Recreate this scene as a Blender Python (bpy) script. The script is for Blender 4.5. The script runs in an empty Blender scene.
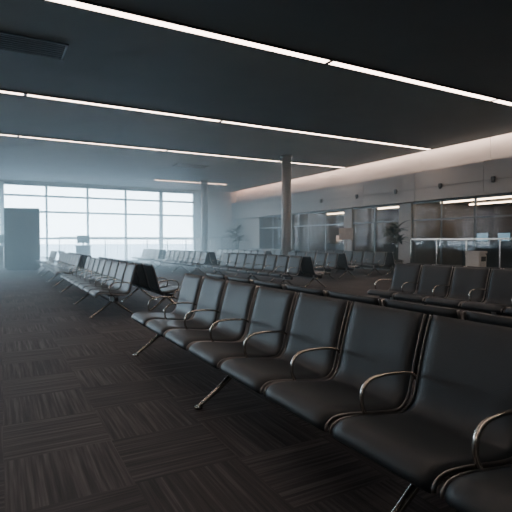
import bpy, bmesh, math, random
from mathutils import Vector, Matrix
random.seed(7)
S=bpy.context.scene
H=4.9; XW=15.25; YW=30.9; XL=-16.0; YB=-8.0

# ---------------- materials ----------------
def newmat(name):
    m=bpy.data.materials.new(name); m.use_nodes=True
    nt=m.node_tree; b=nt.nodes.get('Principled BSDF'); return m,nt,b
def simple(name,col,rough=.5,metal=0,noise=0.0,nscale=8,bump=0,bscale=200,spec=.5):
    m,nt,b=newmat(name)
    b.inputs['Roughness'].default_value=rough; b.inputs['Metallic'].default_value=metal
    b.inputs['Specular IOR Level'].default_value=spec
    b.inputs['Base Color'].default_value=(*col,1)
    tc=nt.nodes.new('ShaderNodeTexCoord')
    n=nt.nodes.new('ShaderNodeTexNoise'); n.inputs['Scale'].default_value=nscale; n.inputs['Detail'].default_value=5
    nt.links.new(tc.outputs['Object'],n.inputs['Vector'])
    mx=nt.nodes.new('ShaderNodeMix'); mx.data_type='RGBA'
    mx.inputs[6].default_value=(*[c*(1-noise) for c in col],1); mx.inputs[7].default_value=(*[min(1,c*(1+noise)) for c in col],1)
    nt.links.new(n.outputs['Fac'],mx.inputs[0]); nt.links.new(mx.outputs[2],b.inputs['Base Color'])
    if bump>0:
        v=nt.nodes.new('ShaderNodeTexVoronoi'); v.inputs['Scale'].default_value=bscale
        nt.links.new(tc.outputs['Object'],v.inputs['Vector'])
        bp=nt.nodes.new('ShaderNodeBump'); bp.inputs['Strength'].default_value=bump; bp.inputs['Distance'].default_value=.002
        nt.links.new(v.outputs['Distance'],bp.inputs['Height']); nt.links.new(bp.outputs['Normal'],b.inputs['Normal'])
    return m
def emis(name,col,st):
    m=bpy.data.materials.new(name); m.use_nodes=True; nt=m.node_tree
    nt.nodes.clear(); e=nt.nodes.new('ShaderNodeEmission'); o=nt.nodes.new('ShaderNodeOutputMaterial')
    e.inputs[0].default_value=(*col,1); e.inputs[1].default_value=st
    nt.links.new(e.outputs[0],o.inputs[0]); return m
def glassm(name,tint,fac):
    m=bpy.data.materials.new(name); m.use_nodes=True; nt=m.node_tree
    nt.nodes.clear(); t=nt.nodes.new('ShaderNodeBsdfTransparent'); g=nt.nodes.new('ShaderNodeBsdfGlossy')
    g.inputs['Roughness'].default_value=.03
    t.inputs[0].default_value=(*tint,1); mx=nt.nodes.new('ShaderNodeMixShader'); mx.inputs[0].default_value=fac
    o=nt.nodes.new('ShaderNodeOutputMaterial')
    nt.links.new(t.outputs[0],mx.inputs[1]); nt.links.new(g.outputs[0],mx.inputs[2]); nt.links.new(mx.outputs[0],o.inputs[0]); return m

M_leather=simple('black_leather',(.032,.043,.052),.46,0,.25,6,.35,260)
M_chrome=simple('brushed_chrome',(.60,.56,.50),.24,1,.08,30)
M_frame=simple('dark_steel',(.38,.38,.38),.32,1,.1,20)
M_beam=simple('black_powdercoat',(.015,.015,.016),.4,0,.1,20)
M_ceil=simple('ceiling_dark_paint',(.17,.195,.205),.7,0,.12,1.2)
M_wall=simple('wall_grey_paint',(.22,.22,.22),.6,0,.08,1.5)
M_fascia=simple('fascia_panel',(.42,.395,.37),.55,0,.06,.8)
M_dark=simple('dark_panel',(.045,.043,.042),.45,0,.1,3)
M_shop=simple('shop_wall_paint',(.17,.14,.12),.6,0,.1,3)
M_white=simple('white_laminate',(.72,.72,.70),.4,0,.05,4)
M_col=simple('column_plaster',(.42,.42,.42),.45,0,.06,3)
M_mull=simple('mullion_aluminium',(.16,.19,.21),.4,.3,.06,9)
M_totem=simple('totem_graphite',(.014,.018,.02),.55,0,.1,3)
M_leaf=simple('plant_leaf',(.018,.035,.018),.5,0,.3,9)
M_pot=simple('pot_ceramic',(.09,.085,.08),.4,0,.1,9)
M_soil=simple('soil',(.03,.02,.015),.9,0,.3,30)
M_tarmac=simple('apron_concrete',(.33,.40,.45),.8,0,.08,.05)
M_strip=emis('led_strip',(1,.78,.66),12)
M_cove=emis('cove_led',(1,.76,.64),32)
M_warm=emis('warm_shop_light',(1,.70,.45),22)
M_cool=emis('monitor_glow',(.45,.72,.85),.9)
M_wscr=emis('warm_screen',(1,.68,.46),1.1)
M_glass=glassm('window_glass',(.96,.98,1),.05)
M_sglass=glassm('shop_glass',(.72,.75,.78),.015)
M_bglass=glassm('balustrade_glass',(.72,.78,.80),.06)

# carpet
M_carpet,nt,b=newmat('carpet_tiles'); N=nt.nodes.new; L=nt.links.new
b.inputs['Roughness'].default_value=.8; b.inputs['Specular IOR Level'].default_value=.3
tc=N('ShaderNodeTexCoord'); sp=N('ShaderNodeSeparateXYZ'); L(tc.outputs['Object'],sp.inputs[0])
TS=.62
def math_(op,a,bv=None):
    n=N('ShaderNodeMath'); n.operation=op
    for i,x in enumerate((a,bv)):
        if x is None: continue
        if isinstance(x,(int,float)): n.inputs[i].default_value=x
        else: L(x,n.inputs[i])
    return n.outputs[0]
fx=math_('FLOOR',math_('DIVIDE',sp.outputs['X'],TS)); fy=math_('FLOOR',math_('DIVIDE',sp.outputs['Y'],TS))
par=math_('FLOORED_MODULO',math_('ADD',fx,fy),2)
def streak(sx,sy):
    mp=N('ShaderNodeMapping'); mp.inputs['Scale'].default_value=(sx,sy,1); L(tc.outputs['Object'],mp.inputs[0])
    n=N('ShaderNodeTexNoise'); n.inputs['Scale'].default_value=1; n.inputs['Detail'].default_value=3; n.inputs['Roughness'].default_value=.65
    L(mp.outputs[0],n.inputs['Vector']); return n.outputs['Fac']
s1=streak(38,1.0); s2=streak(1.0,38)
mx=N('ShaderNodeMix'); mx.data_type='FLOAT'; L(par,mx.inputs[0]); L(s1,mx.inputs[2]); L(s2,mx.inputs[3])
cmb=N('ShaderNodeCombineXYZ'); L(fx,cmb.inputs[0]); L(fy,cmb.inputs[1])
wn=N('ShaderNodeTexWhiteNoise'); wn.noise_dimensions='3D'; L(cmb.outputs[0],wn.inputs['Vector'])
f=math_('ADD',mx.outputs[0],math_('MULTIPLY',math_('SUBTRACT',wn.outputs['Value'],.5),.08))
cr=N('ShaderNodeValToRGB'); L(f,cr.inputs[0])
e=cr.color_ramp.elements; e[0].position=.34; e[0].color=(.042,.042,.046,1); e[1].position=.70; e[1].color=(.135,.125,.127,1)
x=e.new(.5); x.color=(.070,.066,.069,1)
L(cr.outputs[0],b.inputs['Base Color'])
fn=N('ShaderNodeTexNoise'); fn.inputs['Scale'].default_value=250; L(tc.outputs['Object'],fn.inputs['Vector'])
bp=N('ShaderNodeBump'); bp.inputs['Strength'].default_value=.4; bp.inputs['Distance'].default_value=.006
L(math_('ADD',fn.outputs['Fac'],mx.outputs[0]),bp.inputs['Height']); L(bp.outputs[0],b.inputs['Normal'])

# ---------------- mesh helpers ----------------
def finish(name,bm,mats,smooth=False,loc=(0,0,0),rz=0,parent=None):
    me=bpy.data.meshes.new(name); bmesh.ops.recalc_face_normals(bm,faces=bm.faces[:])
    bm.to_mesh(me); bm.free()
    for m in mats: me.materials.append(m)
    if smooth:
        for p in me.polygons: p.use_smooth=True
    o=bpy.data.objects.new(name,me); S.collection.objects.link(o); o.location=loc; o.rotation_euler=(0,0,rz)
    if parent: o.parent=parent
    return o
def box(bm,x0,x1,y0,y1,z0,z1,mi=0,bev=0):
    r=bmesh.ops.create_cube(bm,size=1); vs=r['verts']
    for v in vs: v.co=Vector(((x0+x1)/2+v.co.x*(x1-x0),(y0+y1)/2+v.co.y*(y1-y0),(z0+z1)/2+v.co.z*(z1-z0)))
    fs=set(f for v in vs for f in v.link_faces)
    for f in fs: f.material_index=mi
    if bev>0:
        es=list(set(e for v in vs for e in v.link_edges))
        r=bmesh.ops.bevel(bm,geom=es,offset=bev,segments=2,affect='EDGES')
        for f in r['faces']: f.material_index=mi
def obox(name,x0,x1,y0,y1,z0,z1,mat,bev=0):
    bm=bmesh.new(); box(bm,x0,x1,y0,y1,z0,z1,0,bev); return finish(name,bm,[mat])
def cr_(pts,n):
    out=[]; P=[Vector(p) for p in pts]; P=[P[0]*2-P[1]]+P+[P[-1]*2-P[-2]]
    for i in range(1,len(P)-2):
        for k in range(n):
            t=k/n; a,b_,c,d=P[i-1],P[i],P[i+1],P[i+2]
            out.append(.5*((2*b_)+(c-a)*t+(2*a-5*b_+4*c-d)*t*t+(3*b_-a-3*c+d)*t**3))
    out.append(P[-2]); return out
def tube(bm,path,rad,mi=0,seg=8,ry=None,radii=None):
    rings=[]
    for i,p in enumerate(path):
        t=(path[min(i+1,len(path)-1)]-path[max(i-1,0)]).normalized()
        up=Vector((0,1,0)) if abs(t.y)<.9 else Vector((0,0,1))
        n=t.cross(up).normalized(); bn=n.cross(t).normalized()
        r=radii[i] if radii else rad
        rings.append([bm.verts.new(p+n*math.cos(a)*r+bn*math.sin(a)*(ry or r)) for a in [2*math.pi*k/seg for k in range(seg)]])
    for a,b_ in zip(rings,rings[1:]):
        for k in range(seg):
            f=bm.faces.new((a[k],a[(k+1)%seg],b_[(k+1)%seg],b_[k])); f.material_index=mi; f.smooth=True
    for r in (rings[0],rings[-1]):
        f=bm.faces.new(r); f.material_index=mi
def cyl(bm,c,r,z0,z1,mi=0,seg=24,r2=None):
    r2=r if r2 is None else r2
    A=[bm.verts.new((c[0]+r*math.cos(2*math.pi*k/seg),c[1]+r*math.sin(2*math.pi*k/seg),z0)) for k in range(seg)]
    B=[bm.verts.new((c[0]+r2*math.cos(2*math.pi*k/seg),c[1]+r2*math.sin(2*math.pi*k/seg),z1)) for k in range(seg)]
    for k in range(seg):
        f=bm.faces.new((A[k],A[(k+1)%seg],B[(k+1)%seg],B[k])); f.material_index=mi; f.smooth=True
    for q in (A,B): bm.faces.new(q).material_index=mi

# ---------------- bench ----------------
PITCH=.64
prof=cr_([(.035,0,.375),(.04,0,.415),(.09,0,.442),(.20,0,.438),(.34,0,.418),(.46,0,.405),(.535,0,.415),(.585,0,.47),(.61,0,.56),(.64,0,.68),(.675,0,.80),(.71,0,.905)],3)
def shell(bm,yc):
    n=len(prof); hw=.292; NT=10
    top=[];bot=[]
    for i,p in enumerate(prof):
        t=(prof[min(i+1,n-1)]-prof[max(i-1,0)]).normalized(); nr=Vector((-t.z,0,t.x))
        s=i/(n-1)
        endr=min(1,min(i,n-1-i)/1.2); thick=.019*math.sqrt(max(.12,endr))
        w=hw-(.006*(1-min(1,min(i,n-1-i)/2))**2)
        a=[];b_=[]
        for k in range(NT+1):
            u=-1+2*k/NT; u=math.copysign(abs(u)**.75,u)
            e=max(0,1-abs(u)**10)**.5
            dish=-.008*(1-u*u) if .15<s else 0
            c=p+Vector((0,yc+u*w,0))+nr*dish*min(1,(s-.15)*4 if s>.15 else 0)
            a.append(bm.verts.new(c+nr*(thick*e+.003))); b_.append(bm.verts.new(c-nr*(thick*.55*e+.003)))
        top.append(a);bot.append(b_)
    def q(*v):
        f=bm.faces.new(v); f.material_index=0; f.smooth=True
    for i in range(n-1):
        for k in range(NT):
            q(top[i][k],top[i+1][k],top[i+1][k+1],top[i][k+1]); q(bot[i][k],bot[i][k+1],bot[i+1][k+1],bot[i+1][k])
        q(top[i][0],bot[i][0],bot[i+1][0],top[i+1][0]); q(top[i][NT],top[i+1][NT],bot[i+1][NT],bot[i][NT])
    for i in (0,n-1):
        for k in range(NT): q(top[i][k],top[i][k+1],bot[i][k+1],bot[i][k])
armp=cr_([(.615,0,.575),(.57,0,.60),(.48,0,.612),(.37,0,.614),(.29,0,.60),(.245,0,.555),(.24,0,.49),(.265,0,.43),(.31,0,.39),(.35,0,.335)],4)
cache={}
def bench_mesh(n,legs):
    key=(n,tuple(legs))
    if key in cache: return cache[key]
    bm=bmesh.new()
    for i in range(n):
        yc=i*PITCH; shell(bm,yc)
        for sy in (-.300,.300):
            tube(bm,[p+Vector((0,yc+sy,-.004)) for p in prof[1:]],.013,1,6,ry=.007)
        box(bm,.26,.46,yc-.1,yc+.1,.365,.385,3)
        box(bm,.50,.60,yc-.2,yc+.2,.395,.405,3)
    for i in range(n+1):
        y=i*PITCH-PITCH/2
        tube(bm,[p+Vector((0,y,0)) for p in armp],.0085,2,8,ry=.016)
    box(bm,.325,.395,-.31,(n-1)*PITCH+.31,.295,.365,3,.008)
    for i in legs:
        y=i*PITCH
        f=cr_([(.36,y,.30),(.30,y,.235),(.17,y,.13),(.03,y,.035),(0,y,.022)],3)
        r=cr_([(.36,y,.30),(.43,y,.235),(.56,y,.13),(.70,y,.035),(.73,y,.022)],3)
        for p in (f,r): tube(bm,p,.02,2,8,radii=[.026-.012*k/(len(p)-1) for k in range(len(p))])
        for x in (0,.73): cyl(bm,(x,y),.032,0,.02,2,16)
        box(bm,.31,.41,y-.035,y+.035,.27,.38,1,.006)
    me=bpy.data.meshes.new('airport_bench'); bmesh.ops.recalc_face_normals(bm,faces=bm.faces[:]); bm.to_mesh(me); bm.free()
    for m in (M_leather,M_frame,M_chrome,M_beam): me.materials.append(m)
    cache[key]=me; return me
def bench(cx,y0,n,legs):
    o=bpy.data.objects.new('airport_bench',bench_mesh(n,legs)); S.collection.objects.link(o); o.location=(cx-.79,y0,0)
    l2=sorted(n-1-i for i in legs)
    o=bpy.data.objects.new('airport_bench',bench_mesh(n,l2)); S.collection.objects.link(o)
    o.location=(cx+.90,y0+(n-1)*PITCH,0); o.rotation_euler=(0,0,math.pi)
A,B,C,D=2.13,7.2,10.2,13.0
bench(A,.82,8,[1,4,7])
bench(A,8.3,8,[0,3,7]); bench(A,14.6,8,[0,3,7]); bench(A,21.0,4,[0,3])
bench(6.45,2.15,7,[0,3,6])
bench(B,10.7,8,[0,3,7]); bench(B,17.2,8,[0,3,7]); bench(B,23.4,5,[0,4])
bench(C,12.9,5,[0,4]); bench(C,17.9,8,[0,3,7])
bench(D,13.5,8,[0,3,7]); bench(D,19.8,8,[0,3,7])

# ---------------- room shell ----------------
obox('floor',XL,XW+6,YB,YW,-.2,0,M_carpet)
obox('ceiling',XL,14.88,YB,YW,H,H+.4,M_ceil)
obox('wall_left',XL-.2,XL,YB,YW,0,H,M_wall)
obox('wall_back',XL-.2,XW+6,YB-.2,YB,0,H+.4,M_wall)
bm=bmesh.new(); box(bm,14.88,XW+.3,YB,YW,5.3,5.4,0); finish('ceiling_cove',bm,[M_ceil])
bm=bmesh.new(); box(bm,14.885,14.93,YB,YW-.1,4.98,5.1,0); finish('cove_light',bm,[M_cove])
ZF=2.95; ZM=4.12
bm=bmesh.new()
y=YB
while y<YW:
    y1=min(y+3.1,YW)
    box(bm,XW,XW+.25,y+.006,y1-.006,ZM,5.3,0)
    box(bm,14.9,14.93,y+.008,y1-.008,ZF+.5,ZM,1); box(bm,14.9,14.93,y+.008,y1-.008,ZF,ZF+.485,1); y=y1
box(bm,14.93,XW+.25,YB,YW,ZF+.002,ZM-.01,2)
box(bm,XW+.05,XW+.2,YB,YW,ZM,5.3,2)
finish('wall_right',bm,[M_fascia,M_fascia,M_wall])
for y in (10.2,12.4,14.7,17.2,20):
    bm=bmesh.new(); box(bm,14.80,14.9,y-.07,y+.07,3.38,3.54,0,.02); cyl(bm,(14.84,y),.05,3.34,3.4,0,12); finish('wall_speaker',bm,[M_dark])
bm=bmesh.new()
piers=[(-8,-7.4),(2.0,2.5),(8.0,8.25),(14.2,14.9),(18.0,18.6),(23.4,24.0),(27.4,YW)]
for a,b_ in piers: box(bm,XW,XW+.3,a,b_,0,ZF,0)
finish('wall_right_piers',bm,[M_fascia])
bm=bmesh.new()
for (a,b_),(c,d) in zip(piers,piers[1:]):
    s,e_=b_,c; n=max(1,round((e_-s)/1.6))
    for i in range(n+1):
        y=s+(e_-s)*i/n; box(bm,XW+.06,XW+.14,y-.03,y+.03,0,ZF,0)
    for z in (.03,2.2,ZF-.03): box(bm,XW+.06,XW+.14,s,e_,z-.03,z+.03,0)
    box(bm,XW+.095,XW+.105,s,e_,.05,ZF,1)
finish('window_1',bm,[M_mull,M_sglass])
obox('wall_shop_back',XW+5.8,XW+6,YB,YW,0,3.2,M_shop)
obox('ceiling_shop',XW+.25,XW+6,YB,YW,3.0,3.2,M_dark)
for a,b_ in ((14.4,14.6),(18.2,18.4),(YW-.2,YW),(23.6,23.8),(2.1,2.3)):
    obox('wall_shop_partition',XW+.3,XW+5.8,a,b_,0,3.0,M_shop)
bm=bmesh.new()
for x,y0,y1 in ((16.6,8.5,13.8),(18.6,9,13.9),(16.8,15.4,17.8),(17.5,19,23),(18.5,24.4,27)):
    box(bm,x-.04,x+.04,y0,y1,2.94,3.0,0)
finish('shop_ceiling_light',bm,[M_warm])
def counter(x,y0,y1,scr):
    bm=bmesh.new(); box(bm,x,x+.7,y0,y1,0,1.15,0,.01); box(bm,x-.05,x+.75,y0-.05,y1+.05,1.15,1.2,1)
    y=y0+.4
    while y<y1-.3:
        box(bm,x+.3,x+.34,y-.03,y+.03,1.2,1.35,2); box(bm,x+.28,x+.33,y-.28,y+.28,1.3,1.68,2); box(bm,x+.272,x+.28,y-.25,y+.25,1.33,1.65,3); y+=.95
    finish('gate_counter',bm,[M_dark,M_wall,M_beam,scr])
counter(17.2,9.2,13.2,M_cool); counter(17.0,15.2,17.6,M_wscr); counter(17.0,19.2,22.6,M_wscr)
for y,c in ((11.2,0),(9.6,1),(12.8,1),(16.6,1),(20.5,0),(21.9,1)):
    bm=bmesh.new()
    box(bm,21.0,21.05,y-.55,y+.55,1.55,2.45,2); box(bm,20.98,21.0,y-.5,y+.5,1.6,2.4,c)
    finish('wall_display',bm,[M_cool,M_wscr,M_beam])

# window wall
GE=12.0
bm=bmesh.new(); box(bm,GE,XW+6,YW,YW+.3,0,5.4,0); box(bm,XL-.2,GE,YW,YW+.3,4.75,5.4,0); finish('wall_window_side',bm,[M_fascia])
bm=bmesh.new(); xs=[GE-.03-2.37*i for i in range(12)]
for i,x in enumerate(xs):
    w=.12 if i%4==1 else .06
    box(bm,x-w,x+w,YW-.02,YW+.18,0,4.75,0)
for z in (.06,1.5,3.1,4.05,4.7): box(bm,XL,GE,YW,YW+.14,z-.06,z+.06,0)
box(bm,XL,GE,YW+.06,YW+.075,0,4.75,1)
finish('window_2',bm,[M_mull,M_glass])
def strip(y,x0,x1):
    bm=bmesh.new(); x=x0
    while x<x1-.1:
        xe=min(x+5.2,x1)
        box(bm,x+.03,xe-.03,y-.09,y+.09,H-.03,H-.012,1)
        box(bm,x,xe,y-.12,y-.09,H-.035,H,0); box(bm,x,xe,y+.09,y+.12,H-.035,H,0); box(bm,xe-.05,xe+.03,y-.12,y+.12,H-.037,H,0)
        x=xe
    box(bm,x0,x1,y-.12,y+.12,H-.012,H,0)
    finish('ceiling_light',bm,[M_beam,M_strip])
for y in (2.4,7.55,12.75,17.85): strip(y,.6-15.6,14.7)
strip(26.6,7.9,12.5)
for (x,y) in ((.35,9.6),(-6,9.6),(8,21)):
    bm=bmesh.new(); box(bm,x-.75,x+.75,y-.35,y+.35,H-.01,H,1)
    box(bm,x-.8,x+.8,y-.4,y-.35,H-.03,H,0); box(bm,x-.8,x+.8,y+.35,y+.4,H-.03,H,0); box(bm,x-.8,x-.75,y-.4,y+.4,H-.03,H,0); box(bm,x+.75,x+.8,y-.4,y+.4,H-.03,H,0)
    for k in range(7): box(bm,x-.75,x+.75,y-.3+k*.1-.012,y-.3+k*.1+.012,H-.03,H-.01,0)
    finish('ceiling_vent',bm,[M_dark,M_beam])
for y in (16.7,25.7):
    bm=bmesh.new(); cyl(bm,(0,0),.2,.0,H,0,32); cyl(bm,(0,0),.23,0,.15,1,32); cyl(bm,(0,0),.26,H-.08,H,1,32)
    finish('round_column',bm,[M_col,M_frame],loc=(10.6,y,0))
obox('baseboard_left',XL,XL+.02,YB,YW,0,.12,M_dark)

bm=bmesh.new(); box(bm,-.74,.74,-.14,.14,.08,2.85,0,.03); box(bm,-.66,.66,-.1,.1,0,.08,1); box(bm,-.62,.62,-.15,-.14,.9,2.65,1); box(bm,.67,.71,-.145,-.14,.2,2.7,1)
finish('information_totem',bm,[M_totem,M_beam],loc=(.90,24.1,0),rz=-.25)
def podium(name,x,y,rz,w=.6):
    bm=bmesh.new(); box(bm,-w/2,w/2,-.25,.25,0,1.05,0,.015); box(bm,-w/2-.05,w/2+.05,-.32,.3,1.05,1.1,1)
    box(bm,-.03,.03,-.02,.02,1.1,1.3,1); box(bm,-w/2+.02,w/2-.02,-.03,.02,1.22,1.65,1,.008); box(bm,-w/2+.05,w/2-.05,-.034,-.03,1.26,1.61,2)
    finish(name,bm,[M_dark,M_beam,M_totem],loc=(x,y,0),rz=rz)
podium('self_service_kiosk',-.15,26.0,-.3,.7); podium('gate_podium',4.0,27.0,-.3,.7)
def railing(name,x0,y0,x1,y1,h,glass):
    bm=bmesh.new(); d=Vector((x1-x0,y1-y0,0)); Ln=d.length; ang=math.atan2(d.y,d.x)
    box(bm,0,Ln,-.03,.03,h-.05,h,0,.01); box(bm,0,Ln,-.02,.02,.1,.13,0)
    n=round(Ln/1.3)
    for i in range(n+1): 
        x=Ln*i/n; box(bm,x-.025,x+.025,-.025,.025,0,h-.02,0); box(bm,x-.06,x+.06,-.06,.06,0,.015,0)
    if glass: box(bm,.03,Ln-.03,-.005,.005,.16,h-.1,1)
    else:
        for i in range(int(Ln/.2)): x=.1+i*.2; box(bm,x-.01,x+.01,-.01,.01,.12,h-.03,0)
    finish(name,bm,[M_chrome,M_bglass],loc=(x0,y0,0),rz=ang)
railing('guard_railing',3.0,29.2,14.6,29.2,1.6,False)
railing('glass_balustrade',14.3,13.3,14.3,4.5,1.42,True)
bm=bmesh.new(); box(bm,-.22,.22,-.22,.22,.04,.95,0,.03); box(bm,-.2,.2,-.2,.2,0,.05,1); box(bm,-.24,.24,-.24,.24,.95,1.02,0,.02); box(bm,-.15,.15,-.225,-.219,.72,.86,1)
finish('waste_bin',bm,[M_white,M_beam],loc=(12.5,9.1,0),rz=.2)
bm=bmesh.new(); cyl(bm,(0,0),.25,0,.03,1,24); cyl(bm,(0,0),.025,.03,1.5,1,12); box(bm,-.33,.33,-.03,.03,1.4,1.95,0,.01); box(bm,-.28,.28,-.034,-.03,1.45,1.9,2)
finish('standing_sign',bm,[M_white,M_frame,M_white],loc=(14.4,17.4,0),rz=-.6)
def plant(x,y,ht,seed,sp=1.0):
    rnd=random.Random(seed); bm=bmesh.new()
    cyl(bm,(0,0),.2,0,.5,1,24,.28); cyl(bm,(0,0),.29,.5,.54,1,24); cyl(bm,(0,0),.25,.54,.55,2,24)
    for s in range(3):
        a=s*2.1; top=Vector((.12*math.cos(a),.12*math.sin(a),ht*(.52+.1*s)))
        tube(bm,cr_([(.04*math.cos(a),.04*math.sin(a),.5),tuple(top*.6+Vector((0,0,.15))),tuple(top)],4),.018,0,6)
        for k in range(17):
            az=rnd.uniform(0,6.28); ln=rnd.uniform(.45,.75)*sp; el=rnd.uniform(.2,1.3)
            p=[]
            for j in range(7):
                t=j/6; r=ln*t*math.cos(el*(1-.3*t)); z=ln*t*math.sin(el)-.45*ln*t*t
                p.append(top+Vector((math.cos(az)*r,math.sin(az)*r,z)))
            sd=Vector((-math.sin(az),math.cos(az),0)); prev=None
            for j,c in enumerate(p):
                w=.075*math.sin(math.pi*(.12+.86*j/6)); q=(bm.verts.new(c-sd*w),bm.verts.new(c+Vector((0,0,.012))),bm.verts.new(c+sd*w))
                if prev:
                    for m in (0,1): bm.faces.new((prev[m],prev[m+1],q[m+1],q[m])).material_index=0
                prev=q
    finish('potted_plant',bm,[M_leaf,M_pot,M_soil],loc=(x,y,0))
plant(14.2,14.0,2.5,1,1.15); plant(11.9,24.0,2.6,2,1.2)

obox('airport_apron_ground',-200,250,YW+.4,500,-1.2,-1.0,M_tarmac)

# haze volume
bm=bmesh.new(); box(bm,XL+.05,14.78,3.0,YW-.1,.01,H-.04)
hz=finish('haze',bm,[])
m=bpy.data.materials.new('haze_volume'); m.use_nodes=True; nt=m.node_tree; nt.nodes.clear()
N=nt.nodes.new; L=nt.links.new
o=N('ShaderNodeOutputMaterial'); v=N('ShaderNodeVolumeScatter'); tc=N('ShaderNodeTexCoord'); sp=N('ShaderNodeSeparateXYZ'); mr=N('ShaderNodeMapRange')
mr.interpolation_type='LINEAR'
mr.inputs['From Min'].default_value=8; mr.inputs['From Max'].default_value=30; mr.inputs['To Min'].default_value=.005; mr.inputs['To Max'].default_value=.10
L(tc.outputs['Object'],sp.inputs[0]); L(sp.outputs['Y'],mr.inputs['Value']); L(mr.outputs[0],v.inputs['Density'])
v.inputs['Color'].default_value=(.70,.91,1,1); v.inputs['Anisotropy'].default_value=.45
L(v.outputs[0],o.inputs['Volume']); hz.data.materials.append(m)

# world
w=bpy.data.worlds.new('World'); S.world=w; w.use_nodes=True; nt=w.node_tree; bg=nt.nodes['Background']
N=nt.nodes.new; L=nt.links.new
tc=N('ShaderNodeTexCoord'); sp=N('ShaderNodeSeparateXYZ'); cr=N('ShaderNodeValToRGB')
L(tc.outputs['Generated'],sp.inputs[0]); L(sp.outputs['Z'],cr.inputs[0])
cr.color_ramp.elements[0].color=(.50,.80,1,1); cr.color_ramp.elements[1].color=(.38,.62,.85,1)
L(cr.outputs[0],bg.inputs[0]); bg.inputs[1].default_value=31
ld=bpy.data.lights.new('window_portal','AREA'); ld.shape='RECTANGLE'; ld.size=GE-XL; ld.size_y=4.7; ld.cycles.is_portal=True
lo=bpy.data.objects.new('window_portal',ld); S.collection.objects.link(lo); lo.location=((GE+XL)/2,YW+.35,2.36); lo.rotation_euler=(-math.pi/2,0,0)

# camera
cd=bpy.data.cameras.new('camera'); cam=bpy.data.objects.new('camera',cd); S.collection.objects.link(cam)
cd.sensor_width=36; cd.lens=467/512*36; cd.clip_end=1000
cam.location=(0,0,1.3); cam.rotation_euler=(math.radians(90-1.75),0,math.radians(-28.7)); S.camera=cam
